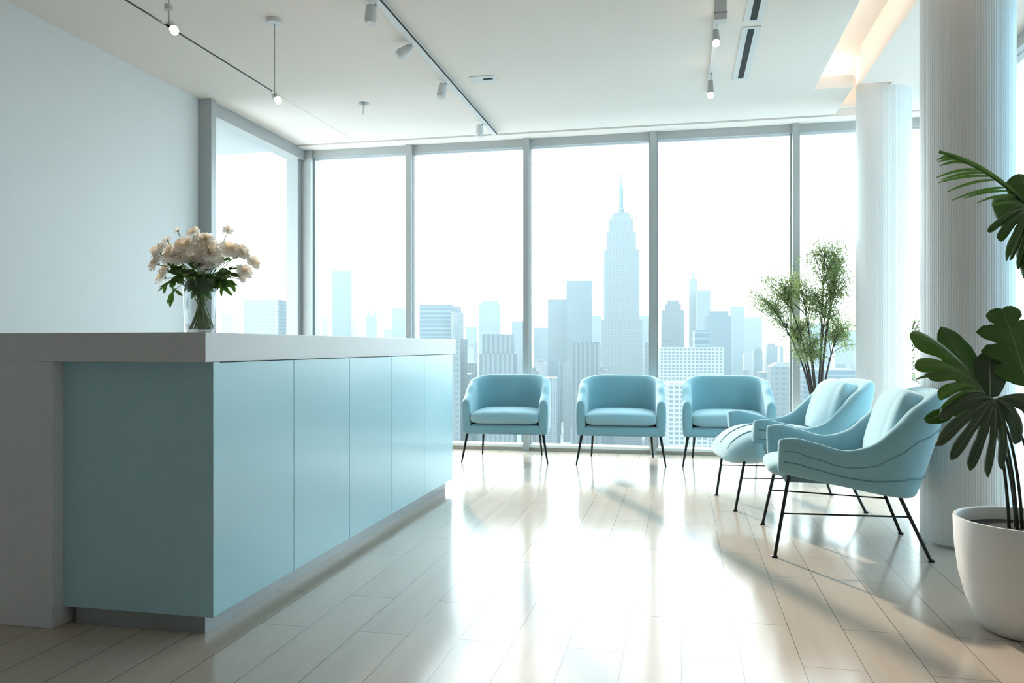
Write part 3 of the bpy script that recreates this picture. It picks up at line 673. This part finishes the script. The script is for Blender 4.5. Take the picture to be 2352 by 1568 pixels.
fo = frond_leaf.build('palm_frond', M['leaf'], plant, smooth=True); fo['label'] = 'feathery palm frond'
fm.build('midrib', M['stem'], fo, smooth=True)
MB().tube(bez((0.05, 0.02, 0.365), (0.12, 0.02, 0.95), at(2356, 470, 2.95) - PC, 12), 0.005, 7).build('stem', M['stem'], plant, smooth=True)

# ---------------------------------------------------------------- ceiling fittings
# cable track on the left, hung from the ceiling on rods, with two lit spots
TX, TZ = -2.56, 2.68
tk = tag(empty('cable_track', (TX, 4.7, TZ)), 'thin black cable track hanging under the left side of the ceiling', 'light track')
def sub(mb, name, m, parent, off, **kw):
    o = mb.build(name, m, parent, **kw); o.matrix_parent_inverse = Matrix.Translation([-c for c in off]); return o
O = (TX, 4.7, TZ)
sub(MB().tube([(TX, 0.5, TZ), (TX, 4.66, TZ)], 0.0045, 8), 'cable', M['black'], tk, O)
sub(MB().tube([(TX, 4.66, TZ), (-3.27, 7.6, 3.15)], 0.0016, 6), 'thin_wire', M['greymetal'], tk, O)
for y, cz, cr in ((3.62, 2.775, 0.022), (4.7, 3.135, 0.05)):
    sub(MB().tube([(TX, y, TZ), (TX, y, 3.15)], 0.004, 8), 'rod', M['whitemetal'] if y < 4 else M['greymetal'], tk, O)
    sub(MB().lathe([(cr, cz - 0.012), (cr, cz + 0.015)], 24, (TX, y)), 'canopy', M['whitemetal'], tk, O, smooth=True, sharp=40)
def lit_spot(loc, aim, label, grp, body_m, L=0.085, r=0.026, bulb_r=0.021, arm=None, beam=None):
    root = empty('spotlight', loc); tag(root, label, 'spotlight', grp); a = Vector(aim).normalized()
    MB().tube([-a * L, a * 0.0], [r * 0.8, r], 18).build('housing', body_m, root, smooth=True, sharp=40)
    MB().sphere(a * 0.008, bulb_r, 16, 10).build('bulb', M['bulb'], root, smooth=True)
    if beam is not None:                                # the beam this lamp throws
        ld = bpy.data.lights.new('spot_beam', 'SPOT'); lo = bpy.data.objects.new('spot_beam', ld); COL.objects.link(lo); lo.parent = root
        ld.energy = beam[1]; ld.color = (1.0, 0.86, 0.70); ld.spot_size = R(38); ld.spot_blend = 0.8; ld.shadow_soft_size = 0.03
        v = (Vector(beam[0]) - Vector(loc)).normalized(); lo.location = v * 0.04; lo.rotation_euler = v.to_track_quat('-Z', 'Y').to_euler()
    if arm is not None: MB().tube([Vector(arm) - Vector(loc), -a * L * 0.7], 0.006, 8).build('bracket', M['chrome'], root, smooth=True); MB().sphere(-a * L * 0.8, 0.014, 10, 6).build('joint', M['black'], root, smooth=True)
    return root
lit_spot((TX + 0.03, 3.62, TZ - 0.02), (0.55, -0.45, -0.55), 'lit spotlight on the hanging cable at the top left, nearer the camera', 'lit spots on the hanging cable', M['chrome'], arm=(TX, 3.55, TZ), beam=((-1.85, 2.78, 1.32), 30))
lit_spot((TX + 0.025, 4.7, TZ - 0.05), (0.55, -0.5, -0.6), 'lit spotlight on the hanging cable under the round ceiling canopy', 'lit spots on the hanging cable', M['chrome'], arm=(TX, 4.66, TZ), beam=((-1.85, 2.78, 1.32), 30))
# white ceiling rail in the middle with four unlit heads
rl = MB().box(-1.815, -1.765, 3.6, 7.62, 3.118, 3.15).build('ceiling_rail', M['whitemetal'], bevel=0.002); tag(rl, 'white ceiling rail with black edge, in the middle of the ceiling', 'light track')
MB().box(-1.7655, -1.759, 3.6, 7.58, 3.1165, 3.126).build('black_strip', M['slot'], rl)
for y, aim, lab in ((4.56, (0.02, -0.1, -1), 'unlit white spot head on the middle rail, at the top edge of the photo'), (5.22, (-0.75, -0.35, -0.6), 'unlit white spot head on the middle rail, second from the top, tilted left'),
                    (6.04, (-0.1, -0.2, -1), 'unlit white spot head on the middle rail, beside the small ceiling vent'), (7.22, (0, 0, -1), 'unlit white spot head at the window end of the middle rail')):
    root = empty('spotlight', (-1.815, y, 3.118)); tag(root, lab, 'spotlight', 'unlit heads on the middle rail'); a = Vector(aim).normalized(); c = Vector((-0.03, 0, -0.03))
    MB().tube([(0, 0, 0.0), c], 0.012, 10).build('bracket', M['greymetal'], root, smooth=True)
    MB().tube([c - a * 0.025, c + a * 0.062, c + a * 0.066, c + a * 0.085], [0.032, 0.038, 0.034, 0.033], 20).build('housing', M['whitemetal'], root, smooth=True, sharp=40)
# rail on the right with a driver box and two lit heads
rr = MB().box(0.205, 0.235, 3.2, 6.75, 3.128, 3.15).build('ceiling_rail', M['whitemetal'], bevel=0.002); tag(rr, 'white ceiling rail on the right, beside the black slot vents', 'light track')
bx = empty('spotlight', (0.22, 4.80, 3.128)); tag(bx, 'unlit white box-shaped spot head at the top of the right rail', 'spotlight')
MB().tube([(0, 0, 0), (0, 0, -0.03)], 0.014, 10).build('bracket', M['black'], bx, smooth=True)
MB().box(-0.036, 0.036, -0.03, 0.03, -0.185, -0.025).build('housing', M['whitemetal'], bx, bevel=0.004)
MB().box(-0.037, 0.037, -0.031, 0.031, -0.15, -0.142).build('collar', M['greymetal'], bx)
lit_spot((0.215, 5.24, 2.985), (0, -0.45, -0.9), 'lit spotlight on the right ceiling rail, nearer the camera', 'lit heads on the right rail', M['greymetal'], L=0.10, r=0.024, bulb_r=0.023, arm=(0.22, 5.26, 3.128))
lit_spot((0.215, 6.20, 2.95), (0, -0.45, -0.9), 'lit spotlight on the right ceiling rail, nearer the window', 'lit heads on the right rail', M['greymetal'], L=0.13, r=0.024, bulb_r=0.025, arm=(0.22, 6.25, 3.128))
# slot air vents
for y0, y1, lab in ((3.4, 5.36, 'black slot air vent in the ceiling, the one nearer the camera'), (5.45, 6.5, 'black slot air vent in the ceiling, the one nearer the window')):
    v = empty('slot_vent', (0.45, (y0 + y1) / 2, 3.15)); tag(v, lab, 'air vent', 'slot vents'); h = (y1 - y0) / 2
    MB().box(-0.06, -0.016, -h, h, -0.008, 0).box(0.016, 0.06, -h, h, -0.008, 0).box(-0.016, 0.016, -h, -h + 0.03, -0.008, 0).box(-0.016, 0.016, h - 0.03, h, -0.008, 0).build('frame', M['whitemetal'], v)
    MB().box(-0.021, 0.021, -h + 0.03, h - 0.03, -0.009, 0).build('slot', M['slot'], v)
cv = empty('ceiling_vent', (-1.52, 6.08, 3.15)); tag(cv, 'small square white ceiling vent with a short black slot', 'vent')
MB().box(-0.10, 0.10, -0.07, 0.07, -0.008, 0).build('plate', M['whitemetal'], cv, bevel=0.002)
MB().box(0.0, 0.075, -0.02, 0.0, -0.012, -0.008).build('slot', M['slot'], cv)
sp = empty('sprinkler', (-2.69, 6.48, 3.15)); tag(sp, 'small chrome sprinkler hanging from the ceiling left of the middle rail', 'sprinkler')
MB().lathe([(0.045, 0.0), (0.045, -0.006), (0.02, -0.012)][::-1], 24).build('escutcheon', M['greymetal'], sp, smooth=True, sharp=40)
MB().tube([(0, 0, -0.01), (0, 0, -0.04), (0, 0, -0.042), (0, 0, -0.10)], [0.014, 0.014, 0.006, 0.006], 12).build('head', M['chrome'], sp, smooth=True, sharp=40)
# warm light strip lying in the ceiling cove
ls = MB().box(0.86, 0.90, -1.0, 7.6, 3.255, 3.285).build('light_strip', M['led']); tag(ls, 'warm glowing light strip hidden in the ceiling cove above the columns', 'light strip')
l2 = MB().box(1.20, 1.24, 6.98, 7.6, 3.255, 3.285).build('light_strip', M['led']); tag(l2, 'short warm light strip in the end of the cove by the window', 'light strip')

# ---------------------------------------------------------------- the city outside: towers at their real distances
GZ = -150.0
struct(MB().box(-6000, 6000, 60, 9000, GZ - 5, GZ), 'ground_1', mat('city_ground', (0.13, 0.15, 0.16), 0.9))
def facade(name, wall, win, w_, h_, mortar, rough=0.5):
    m = mat(name, wall, rough); t = nd(m, 'ShaderNodeTexCoord'); s = nd(m, 'ShaderNodeSeparateXYZ'); ad = nd(m, 'ShaderNodeMath', operation='ADD'); c = nd(m, 'ShaderNodeCombineXYZ')
    br = nd(m, 'ShaderNodeTexBrick'); br.offset = 0; br.squash = 1
    br.inputs['Scale'].default_value = 1; br.inputs['Brick Width'].default_value = w_; br.inputs['Row Height'].default_value = h_
    br.inputs['Mortar Size'].default_value = mortar; br.inputs['Mortar Smooth'].default_value = 0; br.inputs['Bias'].default_value = 0
    for k in ('Color1', 'Color2'): br.inputs[k].default_value = (*win, 1)
    br.inputs['Mortar'].default_value = (*wall, 1)
    lk(m, t.outputs['Object'], s.inputs[0]); lk(m, s.outputs['X'], ad.inputs[0]); lk(m, s.outputs['Y'], ad.inputs[1]); lk(m, ad.outputs[0], c.inputs['X']); lk(m, s.outputs['Z'], c.inputs['Y'])
    lk(m, c.outputs[0], br.inputs['Vector']); lk(m, br.outputs['Color'], bs(m).inputs['Base Color']); return m
FAC = {
 'grid': facade('grid_facade', (0.180, 0.204, 0.216), (0.072, 0.096, 0.108), 2.3, 1.9, 0.36),
 'bands': facade('banded_facade', (0.120, 0.156, 0.174), (0.066, 0.102, 0.120), 60, 4.0, 0.55),
 'piers': facade('pier_facade', (0.095, 0.12, 0.128), (0.06, 0.082, 0.09), 3.4, 400, 0.7),
 'stone': facade('stone_facade', (0.090, 0.114, 0.120), (0.060, 0.084, 0.093), 5.0, 4.0, 1.2),
 'glass': facade('glass_facade', (0.066, 0.102, 0.120), (0.054, 0.087, 0.102), 3.0, 4.0, 0.25, 0.35),
 'roof': mat('city_roof', (0.096, 0.108, 0.114), 0.9)}
FOOT = []
def cpos(u, d):
    p = at(u, HY, d); return p.x, p.y
def tower(u0, u1, vtop, d, style, label, steps=(), name='skyscraper', depth=None, crown=None, group=None):
    """body from the ground up; steps are (half width in px, top v) tiers set on it"""
    cx, cy = cpos((u0 + u1) / 2, d); W = (u1 - u0) / FPX * d; dp = depth or W * 0.9; H = CAMH - (vtop - HY) / FPX * d - GZ
    if group and any(math.hypot(cx - x, cy + dp / 2 - y) < 0.75 * (max(W, dp) + r_) for x, y, r_ in FOOT): return None
    FOOT.append((cx, cy + dp / 2, max(W, dp)))
    root = empty(name, (cx, cy + dp / 2, GZ), YAW * 0.5); tag(root, label, 'building', group)
    MB().box(-W / 2, W / 2, -dp / 2, dp / 2, 0, H).build('body', FAC[style], root)
    z = H
    for hp, vt in steps:
        w2 = hp / FPX * d; z2 = CAMH - (vt - HY) / FPX * d - GZ
        MB().box(-w2, w2, -w2 * 0.9, w2 * 0.9, z, z2).build('tier', FAC[style], root); z = z2
    if crown == 'spire': 
        vt = CAMH - (605 - HY) / FPX * d - GZ; MB().lathe([(W * 0.26, z), (W * 0.12, z + (vt - z) * 0.35), (W * 0.03, z + (vt - z) * .5), (W * 0.02, vt)], 12).build('spire', FAC['stone'], root)
    if crown == 'roof': MB().box(-W * .3, W * .3, -dp * .3, dp * .3, z, z + H * 0.02 + 2).build('roof_plant', FAC['roof'], root)
    if crown == 'round': MB().frustum(-W / 2, W / 2, -dp / 2, dp / 2, z, z + W * 0.12, W * 0.07, W * 0.07).build('crown', FAC[style], root)
    if crown == 'peak': MB().frustum(-W / 2, W / 2, -dp / 2, dp / 2, z, z + W * 0.2, W * 0.3, W * 0.3).build('roof', FAC['roof'], root)
    if crown == 'twin':
        for sx in (-1, 1): MB().box(sx * W * .3 - W * .1, sx * W * .3 + W * .1, -W * .1, W * .1, z, z + W * .45).build('turret', FAC[style], root)
    return root
# the landmark skyscraper with stepped crown and mast
big = tower(1382, 1463, 572, 1220, 'stone', 'tallest stepped stone skyscraper with needle spire, centre of the skyline', depth=70,
            steps=((34, 530), (29, 498), (22, 487), (18, 482)))
def zz(v): return CAMH - (v - HY) / FPX * 1220 - GZ
pxm = 1220 / FPX
MB().box(-46 * pxm, 46 * pxm, -38, 36, 0, zz(735)).build('podium', FAC['stone'], big)
mst = MB().lathe([(8 * pxm, zz(482)), (8 * pxm, zz(472)), (6 * pxm, zz(470)), (5 * pxm, zz(425)), (4.6 * pxm, zz(418)), (2.6 * pxm, zz(413)), (1.6 * pxm, zz(408)), (1.2 * pxm, zz(388)), (0.7 * pxm, zz(384)), (0.35 * pxm, zz(355))], 16).build('spire', FAC['glass'], big)
T = tower
T(554, 638, 688, 900, 'bands', 'broad pale block with banded floors, left of the corner post behind the flowers')
T(507, 526, 720, 1900, 'piers', 'faint slim tower just right of the vase, outside the side window', crown='round')
T(528, 545, 728, 2600, 'glass', 'very faint low tower between the vase and the broad banded block')
T(657, 672, 738, 2800, 'glass', 'very faint low tower left of the window corner post', crown='roof')
T(672, 684, 744, 3000, 'glass', 'faintest low tower touching the window corner post on its left')
T(760, 806, 624, 1900, 'glass', 'tall slim faint tower with rounded top in the first window bay', crown='round')
T(718, 732, 686, 2600, 'glass', 'faint narrow tower just right of the window corner post')
T(738, 752, 729, 3200, 'glass', 'very faint low tower left of the tall rounded-top tower')
T(840, 862, 724, 2400, 'piers', 'faint tower with two small turrets in the first window bay', crown='twin')
T(897, 930, 706, 2600, 'glass', 'faint square tower beside the first mullion')
T(880, 897, 756, 2900, 'glass', 'very faint low block left of the square tower by the first mullion')
T(955, 1028, 700, 750, 'bands', 'wide pale office block with horizontal lines, right of the first mullion above the counter', depth=60)
T(1028, 1038, 714, 740, 'grid', 'narrow gridded wing at the right edge of the wide pale office block', depth=50)
T(1018, 1053, 778, 560, 'stone', 'low pale building just past the far end of the counter', depth=30)
T(1097, 1146, 700, 2200, 'glass', 'faint round-shouldered tower in the third window bay', steps=((19, 691),))
T(1097, 1177, 812, 560, 'piers', 'dark ribbed tower with stepped shoulders above the left armchair', steps=((34, 767),))
T(1068, 1096, 750, 2500, 'glass', 'very faint block left of the dark ribbed tower')
T(1174, 1200, 737, 2000, 'glass', 'faint block beside the second mullion')
T(1256, 1299, 687, 1600, 'glass', 'pale flat-topped tower, lower of the pair left of the tallest skyscraper')
T(1298, 1358, 644, 1500, 'glass', 'pale flat-topped tower, taller of the pair left of the tallest skyscraper')
T(1224, 1258, 752, 2100, 'glass', 'faint wide block just right of the second mullion')
T(1310, 1376, 792, 600, 'piers', 'ribbed grey mid-rise in front of the taller flat-topped tower', steps=((31, 786),))
T(1260, 1281, 822, 1000, 'glass', 'small bluish mid-rise left of the ribbed grey mid-rise')
T(1356, 1381, 724, 2400, 'glass', 'faint slim tower touching the left side of the tallest skyscraper')
T(1464, 1494, 724, 2400, 'glass', 'faint tower between the tallest skyscraper and the third mullion')
T(1480, 1500, 787, 800, 'stone', 'narrow grey block left of the third mullion')
T(1519, 1570, 712, 1250, 'stone', 'stepped tower right of the third mullion with square cap', steps=((18, 697), (13, 689)))
T(1582, 1601, 640, 1900, 'stone', 'slender tower with a small pointed spire, second tallest in the skyline', crown='spire')
T(1600, 1630, 666, 1850, 'glass', 'pale block joined to the right of the slender spired tower')
T(1622, 1676, 726, 1100, 'glass', 'tapered bluish tower right of the slender spired tower', steps=((22, 714),))
T(1676, 1708, 704, 2100, 'glass', 'faint square tower, first one left of the feathery tree')
T(1708, 1748, 728, 2500, 'glass', 'very faint wide block behind the left edge of the feathery tree')
T(1594, 1627, 758, 520, 'bands', 'small dark square tower behind the wide white gridded building', depth=12)
T(1514, 1656, 797, 470, 'grid', 'wide white gridded building above the right armchair', depth=22)
T(1530, 1622, 880, 330, 'grid', 'nearer gridded building between the middle and right armchairs', depth=20)
T(1770, 1822, 842, 620, 'stone', 'low building with a pitched roof left of the fourth mullion', crown='peak')
T(1842, 1962, 848, 640, 'bands', 'low wide building behind the trunks of the feathery tree', depth=40)
T(1850, 1905, 742, 2300, 'glass', 'faint block behind the crown of the feathery tree')
T(1915, 1968, 760, 2500, 'glass', 'faint low block left of the far column')
# low rooftops of the streets below
lowr = random.Random(31); LG = 'low hazy rooftops below the skyline'
for i in range(90):
    d = lowr.uniform(700, 2200); u = lowr.uniform(1030, 1990); wv = lowr.uniform(16, 46) * 1000 / d
    v = lowr.uniform(830, 900) if d < 1300 else lowr.uniform(782, 850)
    T(u - wv / 2, u + wv / 2, v, d, lowr.choice(['stone', 'grid', 'glass', 'piers', 'bands']), 'low hazy city block among the rooftops below the skyline', name='city_block', group=LG, crown=lowr.choice([None, 'roof', None]))

# morning haze lying over the city
hz = bpy.data.materials.new('city_haze'); hz.use_nodes = True; nt = hz.node_tree; nt.nodes.clear()
vs_ = nt.nodes.new('ShaderNodeVolumeScatter'); ou = nt.nodes.new('ShaderNodeOutputMaterial')
vs_.inputs['Color'].default_value = (0.112, 0.133, 0.141, 1); vs_.inputs['Density'].default_value = 0.00068; vs_.inputs['Anisotropy'].default_value = 0.2
nt.links.new(vs_.outputs[0], ou.inputs['Volume'])
ho = MB().box(-7000, 7000, 120, 9500, GZ - 20, 420).build('haze', hz); tag(ho, 'pale morning haze lying over the city outside', 'haze', kind='stuff')
